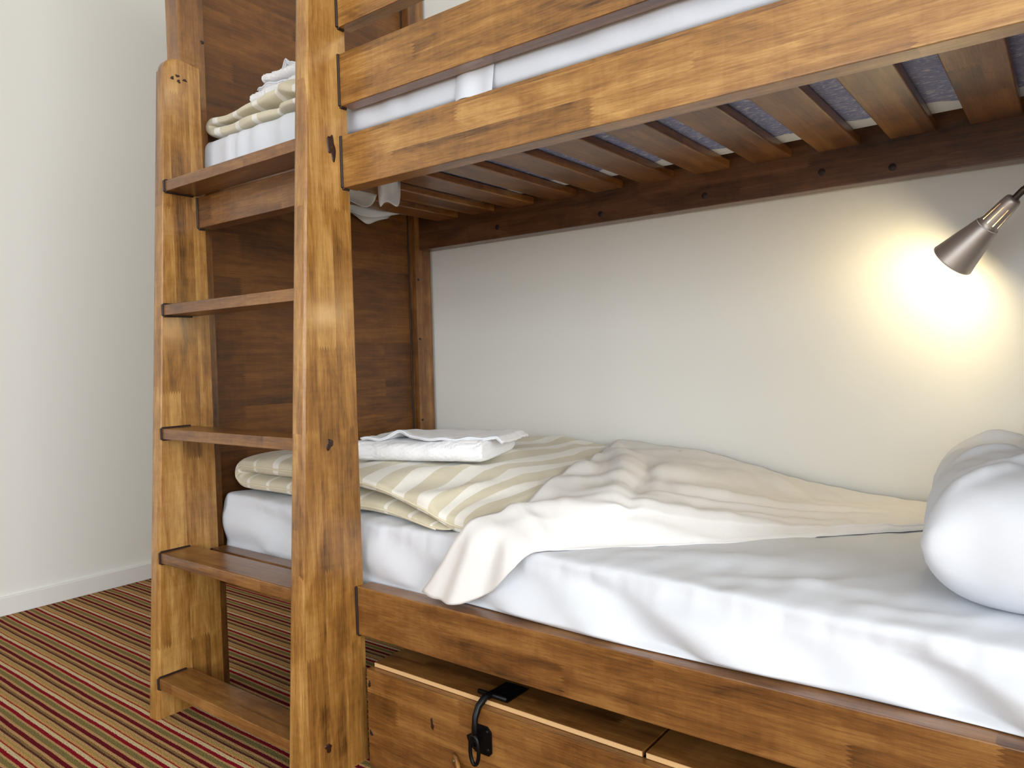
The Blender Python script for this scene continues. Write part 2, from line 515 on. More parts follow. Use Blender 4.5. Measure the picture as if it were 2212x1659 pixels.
def upright(xface, top, roundtop):
    yb = 0.968
    def yf(z): return 0.801 + 0.0555 * z
    pts = [(0, yf(0)), (0, yb), (top, yb)]
    r = roundtop
    zc, yc = top - r, yf(top) + r
    for k in range(6):
        a = math.pi / 2 * k / 5
        pts.append((zc + r * math.cos(a) - 0.22 * (1 - 0) * 0.0, yc - r * math.sin(a)))
    pts = pts[::-1]
    ctr = (xface - UT / 2)
    def big(a, b):
        fa = a.y - yf(a.x) < 0.05 and b.y - yf(b.x) < 0.05
        tipa = a.x > top - 0.002 and b.x > top - 0.002
        flat = abs(a.z - b.z) < 1e-6
        onfront = a.y < yf(a.x) + r + .001 and b.y < yf(b.x) + r + .001
        return flat and (onfront or tipa) and not (a.x < .001 and b.x < .001)
    return prism('ladder_upright', pts, UT, M_WOOD, A_POST((ctr, 0, 0)), bed, big=big, bigr=0.009)
upL = upright(XUL, 1.497, 0.030)
upR = upright(XUR, 1.90, 0.030)
def yf(z): return 0.801 + 0.0555 * z

TREADS = [1.212, 0.932, 0.653, 0.374, 0.093]
for zt_, yb_ in zip(TREADS, (0.950, 0.936, 0.920, 0.907, 0.886)):
    y0 = yf(zt_) + 0.004
    x0, x1 = XUL, XUR - UT
    t_ = board('tread', M_WOODR, A_FLAT(((x0 + x1) / 2, (y0 + yb_) / 2, zt_ - 0.012)), (x1 - x0, yb_ - y0, 0.024), bed, bev=0.0025)
    bead(t_, (x0 + .0015, y0 - 0.001, zt_ - 0.025), (x0 + .0015, y0 - 0.001, zt_ + 0.001))
    bead(t_, (x0 + .0015, y0, zt_ + 0.0008), (x0 + .0015, yb_ - .01, zt_ + 0.0008))
    bead(t_, (x0 + .0015, y0, zt_ - 0.0248), (x0 + .0015, yb_ - .01, zt_ - 0.0248))

def rail(name, x0, x1, z0, z1, mat, y0=YR, y1=YRB, beads=True):
    r_ = board(name, mat, A_RAIL(((x0 + x1) / 2, (y0 + y1) / 2, (z0 + z1) / 2)), (x1 - x0, z1 - z0, y1 - y0), bed, bev=0.0025)
    if beads:
        bead(r_, (x0 + .0015, y0 - .0008, z0), (x0 + .0015, y0 - .0008, z1))
        bead(r_, (x0 + .0015, y0, z0 - .0008), (x0 + .0015, min(y1, .966), z0 - .0008))
    return r_
rail('side_rail', XUR, HEAD_X, 1.126, 1.225, M_WOOD)
rail('side_rail', XUL, XUR - UT, 1.114, 1.186, M_WOODR)
rail('guard_rail', XUR, HEAD_X, 1.281, 1.380, M_WOOD, y1=YR + .032)
rail('guard_rail', XUR, HEAD_X, 1.430, 1.530, M_WOOD, y1=YR + .032)
rail('side_rail', XUR, HEAD_X, 0.256, 0.352, M_WOODR)
rail('side_rail', XUL, XUR - UT, 0.290, 0.358, M_WOODR)
# rails along the wall
YW0, YW1 = 1.724, 1.764
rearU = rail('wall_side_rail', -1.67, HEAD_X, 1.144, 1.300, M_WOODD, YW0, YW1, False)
rearL = rail('wall_side_rail', -1.67, HEAD_X, 0.256, 0.352, M_WOODR, YW0, YW1, False)
rail('wall_side_rail', -1.67, HEAD_X, 1.62, 1.72, M_WOODR, YW0 + .01, YW1, False)
for px_ in (-1.35, -.71, -.44, -.30, -1.00):
    lathe('bolt_plug', [(.0002, .0012), (.006, .0012), (.0078, .0002), (.008, -.001)], M_BEAD, A_RAIL((px_, YW0, 1.172 + .012 * math.sin(px_ * 9))), rearU, seg=16)
# ledgers that carry the slats
board('slat_ledger', M_WOODR, A_RAIL(((-1.66 + HEAD_X) / 2, 1.000, 1.209)), (HEAD_X + 1.66, 0.030, 0.024), bed)
board('slat_ledger', M_WOODR, A_RAIL(((-1.66 + HEAD_X) / 2, 1.000, 0.272)), (HEAD_X + 1.66, 0.028, 0.024), bed)
board('slat_ledger', M_WOODR, A_RAIL(((-1.66 + HEAD_X) / 2, 1.712, 0.272)), (HEAD_X + 1.66, 0.028, 0.024), bed)
# slats: one shared board mesh
sl_me = finish(box_mesh('slat', 0.727, 0.086, 0.020, bev=0.0035, seg=3), M_WOODR); shade_auto(sl_me)
xs = -0.0195 + 0.043 + 0.1425
while xs > -1.66:
    weighted(place(bpy.data.objects.new('slat', sl_me), A_SLAT((xs, 0.992 + 0.727 / 2 + .006, 1.235)), bed))
    weighted(place(bpy.data.objects.new('slat', sl_me), A_SLAT((xs, 0.992 + 0.727 / 2 + .006, 0.296)), bed))
    xs -= 0.1425
# posts and end panels
for xa in (-1.70, HEAD_X + 0.03):
    for (ya, yb_) in ((0.941, 1.006), (1.706, 1.775)):
        if xa < 0 or ya > 1.5:
            po = board('post', M_WOODR, A_POST((xa + .0015, (ya + yb_) / 2, 1.06)), (2.12, yb_ - ya, 0.057), bed, bev=0.003)
        else:
            po = board('post', M_WOOD, A_POST((xa, (YR + YRB) / 2 + .01, 1.06)), (2.12, 0.065, 0.06), bed, bev=0.003)
        if xa < 0 and ya > 1.5:
            for zz in (0.60, 0.86, 1.05):
                blob('bolt_plug', po, (-1.6698, 1.715, zz), (1, 0, 0), .004, .004, M_BEAD, int(zz * 100), .001)
        if xa < 0 and ya < 1.5:
            blob('bolt_plug', po, (-1.6698, 1.000, 1.57), (1, 0, 0), .004, .005, M_BEAD, 5, .001)
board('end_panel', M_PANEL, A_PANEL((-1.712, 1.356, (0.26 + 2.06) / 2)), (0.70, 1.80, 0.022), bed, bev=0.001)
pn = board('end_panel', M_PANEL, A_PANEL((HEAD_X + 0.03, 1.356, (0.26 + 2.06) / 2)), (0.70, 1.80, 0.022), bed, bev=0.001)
bead(bed.children[0], (-1.6995, 1.7035, 0.27), (-1.6995, 1.7035, 2.05), 0.002)

# knots, plugs and filler stains on the ladder
xk = XUR + 0.0001
def onx(px, py, x):
    d = A.T @ np.array([(px - 1106) / 1595.6, (py - 829.5) / 1595.6, 1.0])
    q = d * (x / d[0]); return (x, q[1], q[2] + EYE)
blob('knot', upR, onx(712, 960, xk), (1, 0, 0), .0085, .0095, M_KNOT, 3)
blob('knot', upR, onx(710, 1616, xk), (1, 0, 0), .008, .008, M_KNOT, 8)
blob('filler_stain', upR, onx(716, 318, xk), (1, 0, 0), .0095, .024, M_KNOT, 21)
for i_, (a_, b_) in enumerate(((372, 168), (383, 164), (386, 176), (399, 174))):
    blob('knot', upL, onx(a_, b_, XUL + .0001), (1, 0, 0), .0045, .0035, M_KNOT, 30 + i_)

# ------------------------------------------------------------------ mattresses
def mat_top(x):                        # lower mattress sags towards the pillow end
    return np.interp(x, [-1.67, -1.4, -1.2, -1.0, -.85, -.5, -.25, .25], [.481, .479, .470, .467, .465, .456, .447, .440])
def lower_sheet():
    nx = 200
    u = np.linspace(0, 1, nx)
    x = -1.672 + (0.255 + 1.672) * u
    rows = []
    for xi in x:
        zt = float(mat_top(xi))
        flare = 0.024 * float(S((xi + 1.10) / .35)) * (0.75 + 0.25 * math.sin(xi * 9))
        yb = 0.994 - flare
        zb = .3525 - .022 * (1 - float(S(flare / .008)))
        poly = [(1.68, .310), (1.30, .308), (1.025, .308), (1.002, .31), (1.000, .349), (yb + .012, zb), (yb - .002, zb + .0007), (yb + .001, zb + .018),
                (.990 - flare * .25, .41), (.994, zt - .022), (.996, zt - .006), (1.004, zt + .001), (1.03, zt + .002), (1.12, zt + .003),
                (1.4, zt + .004), (1.66, zt), (1.708, zt - .012), (1.712, zt - .05), (1.712, .33)]
        rows.append(chaikin(poly, 3))
    P = np.array(rows)                                     # nx, m, 2
    Y, Z = P[..., 0].copy(), P[..., 1].copy()
    X = np.repeat(x[:, None], Y.shape[1], 1)
    zt = mat_top(X)
    front = S((1.03 - Y) / .03) * S((Z - .352) / .012)
    low = S((zt - .01 - Z) / .04)
    right = S((X + 1.0) / .5)
    # gathers under the elastic, broad bulges, slanting drapes towards the pillow end
    gat = wob(11, X * 120, n=4) * np.exp(-((Z - zt + .018) / .018) ** 2)
    dr = np.sin((X * 17 + (Z - .35) * 34) + wob(5, X * 6, n=3) * 1.3)
    dr2 = np.sin((X * 31 + (Z - .35) * 52) + wob(9, X * 9, n=3) * 1.6)
    Y -= front * (.0030 * gat + low * ((.0120 * dr + .0065 * dr2) * (.25 + .75 * right) + .0075 * wob(3, X * 8, Z * 30)))
    bot = np.exp(-((Z - .365) / .016) ** 2) * front
    Y -= bot * .004 * wob(17, X * 26, n=4)
    top = S((Z - zt + .012) / .012)
    Z += top * (.0030 * wob(23, X * 15, Y * 18) + .0018 * wob(29, X * 42, Y * 24))
    for a, b, wd_, h_ in (((-.55, 1.10), (-.28, 1.22), .022, .006), ((-.45, 1.05), (-.20, 1.12), .018, .005), ((-.40, 1.20), (-.24, 1.36), .016, .006),
                          ((-.33, 1.07), (-.16, 1.28), .015, .005), ((-.62, 1.05), (-.48, 1.17), .018, .004), ((-.25, 1.03), (-.05, 1.09), .02, .005)):
        Z += top * ridge(X, Y, a, b, wd_, h_)
    # round the ends
    for end, sgn in ((0, 1), (1, -1)):
        n_ = 14
        for k in range(n_):
            i = k if end == 0 else nx - 1 - k
            t = k / (n_ - 1)
            X[i] = (x[0] + .045 * (1 - math.cos(t * math.pi / 2))) if end == 0 else (x[-1] - .045 * (1 - math.cos(t * math.pi / 2)))
            sh = 0.036 * (1 - math.sin(t * math.pi / 2))
            cy_, cz_ = 1.355, .385
            Y[i] = cy_ + (Y[i] - cy_) * (1 - sh / .36)
            Z[i] = cz_ + (Z[i] - cz_) * (1 - sh / .09 * .9)
    return np.stack([X, Y, Z], -1)
ml = empty('mattress', (-0.7, 1.36, 0.306))
tag(ml, 'mattress in a creased white fitted sheet on the lower bunk', 'mattress')
mesh_obj('fitted_sheet', grid_mesh('fitted_sheet', lower_sheet(), M_SHEET, close_v=True, caps=True), ml)
# navy corner of the mattress cover peeping out below the folded duvet
mesh_obj('mattress_cover', finish(box_mesh('mattress_cover', 1.7, .62, .09, .02, 3), M_NAVY), ml, Matrix.Translation((-.72, 1.36, .366)))

UM0, UM1 = 1.2455, 1.338
def upper_sheet():
    nx = 150
    x = np.linspace(-1.690, 0.255, nx)
    rows = []
    for xi in x:
        e = .010 * math.sin(xi * 37) + .006 * math.sin(xi * 71 + 1)
        poly = [(1.055 + e, UM0 + .0012), (1.03, UM0 - .0002), (1.00, UM0 + .0008), (.994, UM0 + .012), (.993, UM0 + .05), (.996, UM1 - .014), (1.01, UM1 - .002),
                (1.06, UM1), (1.4, UM1 + .002), (1.65, UM1), (1.685, UM1 - .012), (1.690, UM0 + .05), (1.689, UM0 + .012), (1.68, UM0 + .0008),
                (1.645, UM0 - .0002), (1.610 + e, UM0 + .0012)]
        rows.append(chaikin(poly, 2, False))
    P = np.array(rows); Y, Z = P[..., 0], P[..., 1]
    X = np.repeat(x[:, None], Y.shape[1], 1)
    fr = S((1.02 - Y) / .02) * S((Z - UM0 - .006) / .02)
    left = S((-.9 - X) / .2)
    Y = Y - fr * (.0022 * wob(4, X * 22, n=4) + .0030 * left * np.sin(X * 95 + 2 * np.sin(X * 20)) + .002 * wob(6, X * 6, Z * 30))
    for k in range(8):
        t = k / 7
        for i, s_ in ((k, 1), (nx - 1 - k, -1)):
            X[i] = (x[0] if s_ > 0 else x[-1]) + s_ * .035 * (1 - math.cos(t * math.pi / 2))
            sh = .028 * (1 - math.sin(t * math.pi / 2))
            Y[i] = 1.352 + (Y[i] - 1.352) * (1 - sh / .36)
            Z[i] = (UM0 + .045) + (Z[i] - UM0 - .045) * (1 - sh / .045)
    return np.stack([X, Y, Z], -1)
mu = empty('mattress', (-0.7, 1.36, UM0))
tag(mu, 'blue mattress in a white fitted sheet on the upper bunk, seen between slats', 'mattress')
mesh_obj('fitted_sheet', grid_mesh('fitted_sheet', upper_sheet(), M_SHEET), mu)
core = mesh_obj('mattress_cover', finish(box_mesh('mattress_cover', 1.90, .684, UM1 - UM0 - .010, .02, 4), M_TICK), mu,
                Matrix.Translation((-.715, 1.342, (UM0 + UM1) / 2 - .0035)))
# pleat of loose sheet tucked at the front of the upper mattress
def pleat():
    v = np.linspace(0, 1, 16); u = np.linspace(0, 1, 14)
    V, U = np.meshgrid(v, u, indexing='ij')
    X = -.86 + .085 * U + .012 * V
    Z = UM0 - .005 + (.105) * V
    Y = .9895 - .004 * np.sin(np.pi * U) - .004 * (1 - V) * np.sin(2.5 * np.pi * U)
    return np.stack([X, Y, Z], -1)
mesh_obj('sheet_pleat', grid_mesh('sheet_pleat', pleat(), M_SHEET), mu)

# ------------------------------------------------------------------ duvets
def duvet_top(x, y):
    x = np.asarray(x, float); y = np.asarray(y, float)
    return .572 - S((x + 1.25) / .45) * (.028 + .042 * (1 - S((y - .99) / .22)))
def sweep_duvet(path, half_w, yc, half_h, seed, topfun=None, nv=72, edge_r=.35, amp=.003):
    """path: dense (x, z) centre line; flattened tube swept along it; returns P, s, angle arrays"""
    path = np.asarray(path)
    seg = np.hypot(*np.diff(path, axis=0).T)
    s = np.concatenate([[0], np.cumsum(seg)])
    d = np.gradient(path, axis=0); d /= np.linalg.norm(d, axis=1)[:, None]
    nrm = np.stack([-d[:, 1], d[:, 0]], 1)
    a = np.linspace(0, 2 * np.pi, nv, endpoint=False)
    ca, sa = np.cos(a), np.sin(a)
    wy = np.sign(ca) * np.abs(ca) ** .42
    hz = np.sign(sa) * np.abs(sa) ** .50
    S_, A_ = np.meshgrid(s, a, indexing='ij')
    WY = np.repeat(wy[None], len(s), 0); HZ = np.repeat(hz[None], len(s), 0)
    endf = np.minimum(S(S_ / .03 + .15), S((s[-1] - S_) / .03 + .15))
    puff = 1 + .22 * wob(seed, S_ * 9, WY * 4) + .10 * wob(seed + 1, S_ * 24, WY * 9)
    off = HZ * half_h * endf * puff
    Y = yc + WY * half_w * (1 + .012 * wob(seed + 2, S_ * 14, n=4))
    X = path[:, 0][:, None] + nrm[:, 0][:, None] * off
    Z = path[:, 1][:, None] + nrm[:, 1][:, None] * off
    X = X + amp * wob(seed + 3, S_ * 20, Y * 15)
    return np.stack([X, Y, Z], -1), S_, A_
def c_path(x_br, x_l, x_tr, z0, gap, r):
    pts = [(x, z0) for x in np.linspace(x_br, x_l + r, 50)]
    pts += [(x_l + r - r * math.sin(t) * 1.25, z0 + gap / 2 - gap / 2 * math.cos(t)) for t in np.linspace(0, math.pi, 16)[1:-1]]
    pts += [(x, z0 + gap) for x in np.linspace(x_l + r, x_tr, 70)]
    return np.array(pts)

HH = .0235
pth = c_path(-.87, -1.625, -.76, .5035, .0455, .026)
pth[:, 1] += np.where(pth[:, 1] < .515, mat_top(pth[:, 0]) - .477, 0)
P, S_, A_ = sweep_duvet(pth, .372, 1.388, HH, 40)
X, Y, Z = P[..., 0], P[..., 1], P[..., 2]
istop = S((Z - .524) / .004) * S((X + 1.60) / .03)
top_target = duvet_top(X, Y)
Zn = Z + (top_target - .572) * istop                      # upper layer droops towards the sheet
wr = .0055 * wob(51, X * 16, Y * 14) + .0032 * wob(52, X * 36, Y * 26)
for a, b, wd_, h_ in (((-1.14, 1.02), (-1.00, 1.20), .030, .010), ((-1.02, 1.00), (-.90, 1.14), .026, .009), ((-1.30, 1.45), (-.95, 1.36), .03, .006), ((-1.05, 1.30), (-.86, 1.18), .022, .005)):
    wr = wr + ridge(X, Y, a, b, wd_, h_)
Zn = Zn + wr * istop * S((np.sin(A_) + .1) / .5)
front = S((1.10 - Y) / .10)
lowl = (1 - istop) * S((X + 1.55) / .05)
Zn = np.maximum(Zn, mat_top(X) + .003 + .0 * Zn)
# the lower layer thins out where the upper layer droops over it
drop = (.572 - duvet_top(X, Y))
Zn = np.where(lowl > .5, (mat_top(X) + .003) + (Zn - mat_top(X) - .003) * np.clip(1 - drop / .075, .25, 1), Zn)
Y = Y + .010 * front * wob(61, X * 10, n=4)
X = X - .085 * S((1.25 - Y) / .22) * S((X + 1.0) / .22)
P = np.stack([X, Y, Zn], -1)
dl = empty('duvet', (-1.2, 1.39, .475))
tag(dl, 'beige striped duvet folded in two layers on the lower bunk', 'duvet')
wide = S((Z - .532) / .012) * S((X + 1.50) / .10)
mesh_obj('duvet_cover', grid_mesh('duvet_cover', P, M_STRIPE, close_v=True, caps=True, attrs={'s': S_, 'wide': wide}), dl)
def edge_line(P, A_, j): return [tuple(P[i, j]) for i in range(P.shape[0])]
jf = P.shape[1] // 2
fr_line = [Vector(p) + Vector((0, -.0012, -.001)) for p in edge_line(P, A_, jf)]
tube('piping', fr_line[4:-3], .0022, M_PIPING, dl, seg=6)

pth = c_path(-1.0, -1.662, -.98, UM1 + .0155, .030, .015)
P, S_, A_ = sweep_duvet(pth, .30, 1.305, .0150, 70, amp=.004)
X, Y, Z = P[..., 0], P[..., 1], P[..., 2]
tp = S((Z - UM1 - .03) / .01)
Z = Z + tp * (.006 * wob(71, X * 14, Y * 12) + ridge(X, Y, (-1.42, 1.00), (-1.30, 1.12), .035, .022) - ridge(X, Y, (-1.70, 1.0), (-1.58, 1.02), .03, .006))
Y = Y + S((1.12 - Y) / .1) * (.008 * wob(73, X * 15, n=4) + .012 * np.exp(-((X + 1.405) / .02) ** 2))
Z = np.maximum(Z, UM1 + .0032)
P = np.stack([X, Y, Z], -1)
du = empty('duvet', (-1.3, 1.3, UM1))
tag(du, 'beige striped duvet folded at the foot of the upper bunk', 'duvet')
mesh_obj('duvet_cover', grid_mesh('duvet_cover', P, M_STRIPE, close_v=True, caps=True, attrs={'s': S_, 'wide': 0 * S_ + .25}), du)

# ------------------------------------------------------------------ towels
def towel(root_loc, L, W, hh, seed, rot, parent_label, peak=.016):
    """folded terry slab: round fold at the front, loose top layer with a wavy hem"""
    t = empty('towel', root_loc)
    t.matrix_basis = Matrix.Translation(root_loc) @ Matrix.Rotation(rot, 4, 'Z')
    WORLD[t.name] = t.matrix_basis.copy()
    M = WORLD[t.name]
    # section in local YZ: fold at y=0, body back to y=W
    nx = 70
    x = np.linspace(-L / 2, L / 2, nx)
    rows = []
    for xi in x:
        b = 1 + .10 * math.sin(xi * 23 + seed)
        poly = [(W, .001), (W * .5, .0), (.02, .0), (-.002, hh * .15), (-.008, hh * .5 * b), (-.001, hh * .86), (.018, hh * 1.0 * b), (W * .5, hh * 1.02), (W * .96, hh * .98), (W * 1.0, hh * .5)]
        rows.append(chaikin(poly, 3))
    P = np.array(rows); Y, Z = P[..., 0], P[..., 1]
    X = np.repeat(x[:, None], Y.shape[1], 1)
    for k in range(9):
        tt = k / 8
        sh = .30 * (1 - math.sin(tt * math.pi / 2))
        for i, s_ in ((k, 1), (nx - 1 - k, -1)):
            X[i] = s_ * (-L / 2 + .016 * (1 - math.cos(tt * math.pi / 2)))
            Z[i] = hh / 2 + (Z[i] - hh / 2) * (1 - sh)
            Y[i] = W / 2 + (Y[i] - W / 2) * (1 - sh * .1)
    f = .0016 * wob(seed, X * 260, Y * 240, n=6) + .0016 * wob(seed + 1, X * 300, Z * 420, n=6) + .002 * wob(seed + 2, X * 40, Z * 60)
    Y = Y - f * S((.04 - Y) / .03); Z = np.maximum(Z + f * .8 * S((Z - hh * .3) / .02), 0.0005)
    mesh_obj('towel_body', grid_mesh('towel_body', np.stack([X, Y, Z], -1), M_TERRY, close_v=True, caps=True), t, M)
    # loose top layer
    nu, nv = 80, 40
    U, V = np.meshgrid(np.linspace(0, 1, nu), np.linspace(0, 1, nv), indexing='ij')
    X = -L / 2 + .012 + (L + .024) * U
    y0 = .012 + .010 * np.sin(U * 9 + seed) + .012 * U
    Y = y0 + (W * .98 - y0) * V
    lift = (peak * np.exp(-((U - .27) / .07) ** 2) + .004 * np.sin(U * 17 + 1) ** 2) * np.exp(-(V / .22) ** 2)
    Z = hh * 1.03 + .0035 + lift + .0016 * wob(seed + 5, X * 50, Y * 60) - .010 * S((U - .95) / .05) - .006 * S((V - .93) / .07)
    me = grid_mesh('top_fold', np.stack([X, Y, Z], -1), M_TERRY)
    o = mesh_obj('top_fold', me, t, M)
    md = o.modifiers.new('thickness', 'SOLIDIFY'); md.thickness = .006; md.offset = -1
    hem = [(X[i, 0], Y[i, 0] - .001, Z[i, 0] - .0015) for i in range(nu)]
    h = tube('hem', [tuple(M @ Vector(p)) for p in hem], .0022, M_SHEET, t, seg=6)
    tag(t, parent_label, 'towel')
    return t
towel((-1.128, 1.138, .570), .30, .235, .046, 81, math.radians(20), 'white folded terry towel lying on the lower bunk duvet')
towel((-1.435, 1.040, UM1 + .060), .22, .22, .034, 91, math.radians(-2), 'white folded terry towel lying directly on the upper bunk duvet', .002)
towel((-1.415, 1.055, UM1 + .104), .18, .18, .026, 95, math.radians(3), 'smaller white towel stacked on top of the upper bunk towel')

# ------------------------------------------------------------------ loose top sheet on the lower bunk
def sheet_height(x, y):
    b = np.interp(x, [-1.1, -.84, -.74, -.62, -.545, -.45, -.36, -.22, .3], [1, 1, .86, .60, .36, .17, .09, .05, .03])
    d = duvet_top(np.minimum(x, -.80), y) + .006
    mt = mat_top(x) + .008
    return mt + (d - mt) * b
def top_sheet():
    nu, nv = 190, 130
    u = np.linspace(0, 1, nu); v = np.linspace(0, 1, nv)
    # unfolded outline: y below 1.0 means hanging that far down the front
    left = np.array([(-.985, 1.768), (-.945, 1.66), (-.872, 1.40), (-.828, 1.22), (-.800, 1.10), (-.812, 1.03), (-.850, .985), (-.885, .91), (-.922, .835)])
    frnt = np.array([(-.922, .835), (-.890, .833), (-.850, .846), (-.79, .900), (-.745, .952), (-.700, 1.032), (-.64, 1.088), (-.575, 1.146), (-.50, 1.225), (-.406, 1.33), (-.30, 1.46), (-.221, 1.555), (-.10, 1.64), (.12, 1.69)])
    wall = np.array([(-.985, 1.768), (-.765, 1.770), (-.59, 1.770), (-.53, 1.770), (-.38, 1.770), (-.2, 1.770), (.12, 1.770)])
    def along(C, t):
        C = chaikin(C, 2, False)
        q = np.concatenate([[0], np.cumsum(np.hypot(*np.diff(C, axis=0).T))]); q /= q[-1]
        return np.stack([np.interp(t, q, C[:, 0]), np.interp(t, q, C[:, 1])], -1)
    Wl, Fr, Lf = along(wall, u ** 1.0), along(frnt, u), along(left, v)
    rt = np.stack([np.full(nv, .12), 1.770 + (1.69 - 1.770) * v], -1)
    U, V = np.meshgrid(u, v, indexing='ij')
    Q = ((1 - V)[..., None] * Wl[:, None] + V[..., None] * Fr[:, None] + (1 - U)[..., None] * Lf[None] + U[..., None] * rt[None]
         - ((1 - U) * (1 - V))[..., None] * Wl[0] - (U * (1 - V))[..., None] * Wl[-1] - ((1 - U) * V)[..., None] * Fr[0] - (U * V)[..., None] * Fr[-1])
    qx, qy = Q[..., 0], Q[..., 1]
    h = sheet_height(qx, np.maximum(qy, .995))
    wr = .0050 * wob(101, qx * 13, qy * 15) + .0034 * wob(102, qx * 30, qy * 22) + .0014 * wob(103, qx * 70, qy * 48)
    for a, b, wd_, h_ in (((-.86, 1.60), (-.66, 1.16), .030, .018), ((-.70, 1.64), (-.70, 1.30), .045, .010), ((-.78, 1.12), (-.55, 1.30), .030, .008),
                          ((-.72, 1.22), (-.30, 1.55), .022, .010), ((-.66, 1.36), (-.22, 1.64), .024, .012), ((-.80, 1.05), (-.66, 1.15), .022, .010), ((-.84, 1.01), (-.74, 1.10), .018, .008),
                          ((-.92, 1.62), (-.80, 1.45), .022, .010), ((-.56, 1.72), (-.48, 1.62), .022, .010), ((-.88, 1.40), (-.78, 1.30), .02, .007), ((-.76, 1.06), (-.48, 1.24), .014, .008), ((-.70, 1.14), (-.42, 1.36), .012, .007), ((-.62, 1.22), (-.34, 1.46), .012, .006), ((-.84, 1.06), (-.70, 1.02), .012, .008)):
        wr = wr + ridge(qx, qy, a, b, wd_, h_)
    for a, b, wd_, h_ in (((-.80, 1.62), (-.62, 1.14), .016, -.012), ((-.68, 1.28), (-.26, 1.60), .014, -.006)):
        wr = wr + ridge(qx, qy, a, b, wd_, h_)
    edge = S((1 - V) / .06)
    wr = np.maximum(wr, -.004) * (.35 + .65 * edge)
    g = 1 - (1 - S((1 - V) / .24)) * S((qx + .89) / .13)
    mt_ = mat_top(qx) + .0065 - .0045 * (1 - S((1 - V) / .06))
    h = mt_ + (h - mt_) * g
    hang = np.maximum(1.0 - qy, 0)
    Yt = np.where(qy > 1.0, qy, 1.0)
    # bend over the mattress edge on a small radius, then hang
    R_ = .022
    ang = np.clip(hang / R_, 0, math.pi / 2)
    Y = Yt - R_ * np.sin(ang)
    rest = np.maximum(hang - R_ * math.pi / 2, 0)
    Z = h + wr - R_ * (1 - np.cos(ang)) - rest
    hf = S(hang / .05)
    fold = (.010 * np.sin((qx + .9) * 62 + hang * 10) + .006 * np.sin((qx + .9) * 110 + 1 + hang * 22)) * hf
    Y = Y - .002 - .010 * hf + fold * .8 - rest * .10
    X = qx - .02 * rest / .1
    Z = np.maximum(Z, .3565 + .002 * np.sin(qx * 70))
    return np.stack([X, Y, Z], -1)
tsP = top_sheet()
ts = mesh_obj('top_sheet', grid_mesh('top_sheet', tsP, M_CREAM))
tag(ts, 'crumpled white top sheet thrown back over the duvet and lower mattress', 'sheet')
md = ts.modifiers.new('thickness', 'SOLIDIFY'); md.thickness = .0025; md.offset = 1
hm = tube('hem', [tuple(p) for p in tsP[0][2:]], .0016, M_CREAM, ts, seg=6)

# ------------------------------------------------------------------ pillow
def pillow():
    n = 90
    g = np.linspace(-1, 1, n)
    U, V = np.meshgrid(g, g, indexing='ij')
    a, b, h = .232, .322, .094
    prof = ((1 - np.abs(U) ** 8) ** .5) * ((1 - np.abs(V) ** 8) ** .5) * (1 - .10 * U ** 2 - .10 * V ** 2)
    shx = 1.0 - .03 * np.abs(V) ** 4; shy = 1.0 - .05 * np.abs(U) ** 4
    X = a * U * shx; Y = b * V * shy
    X = X + .006 * np.abs(U) ** 6 * wob(207, V * 9, n=4); Y = Y + .006 * np.abs(V) ** 6 * wob(208, U * 8, n=4)
    wr = .0070 * wob(201, X * 17, Y * 13) * prof + .0030 * wob(202, X * 40, Y * 30) * prof
    for p, q, wd_, h_ in (((.02, -.30), (.20, -.10), .018, .008), ((-.08, -.27), (.12, -.16), .014, .006), ((-.20, .10), (.05, .25), .018, .006), ((-.18, -.02), (.0, .16), .014, .005),
                          ((-.05, -.33), (.10, -.25), .012, .008), ((-.225, -.28), (-.12, -.16), .014, .012), ((-.225, -.05), (-.10, -.03), .016, .012), ((-.225, .16), (-.08, .10), .016, .012), ((-.20, -.20), (-.02, -.06), .012, .009)):
        wr = wr + ridge(X, Y, p, q, wd_, h_) * prof
    top = h * 1.05 * prof + wr
    bot = -h * .90 * np.minimum(1.0, prof * 1.25)
    rows = []
    V1 = np.stack([X, Y, top], -1); V2 = np.stack([X, Y, bot], -1)
    me = bpy.data.meshes.new('pillow')
    verts = np.concatenate([V1.reshape(-1, 3), V2.reshape(-1, 3)])
    F = []
    o = n * n
    for i in range(n - 1):
        for j in range(n - 1):
            F.append((i * n + j, (i + 1) * n + j, (i + 1) * n + j + 1, i * n + j + 1))
            F.append((o + i * n + j, o + i * n + j + 1, o + (i + 1) * n + j + 1, o + (i + 1) * n + j))
    me.from_pydata([tuple(v) for v in verts], [], F)
    bm = bmesh.new(); bm.from_mesh(me)
    bmesh.ops.remove_doubles(bm, verts=bm.verts[:], dist=1e-5)
    bm.to_mesh(me); bm.free(); smooth(me)
    return finish(me, M_SHEET)
PM = Matrix.Translation((.046, 1.392, .534)) @ Matrix.Rotation(math.radians(5), 4, 'Z')
pl = mesh_obj('pillow', pillow(), None, PM)
tag(pl, 'plump white pillow at the lamp end of the lower bunk', 'pillow')

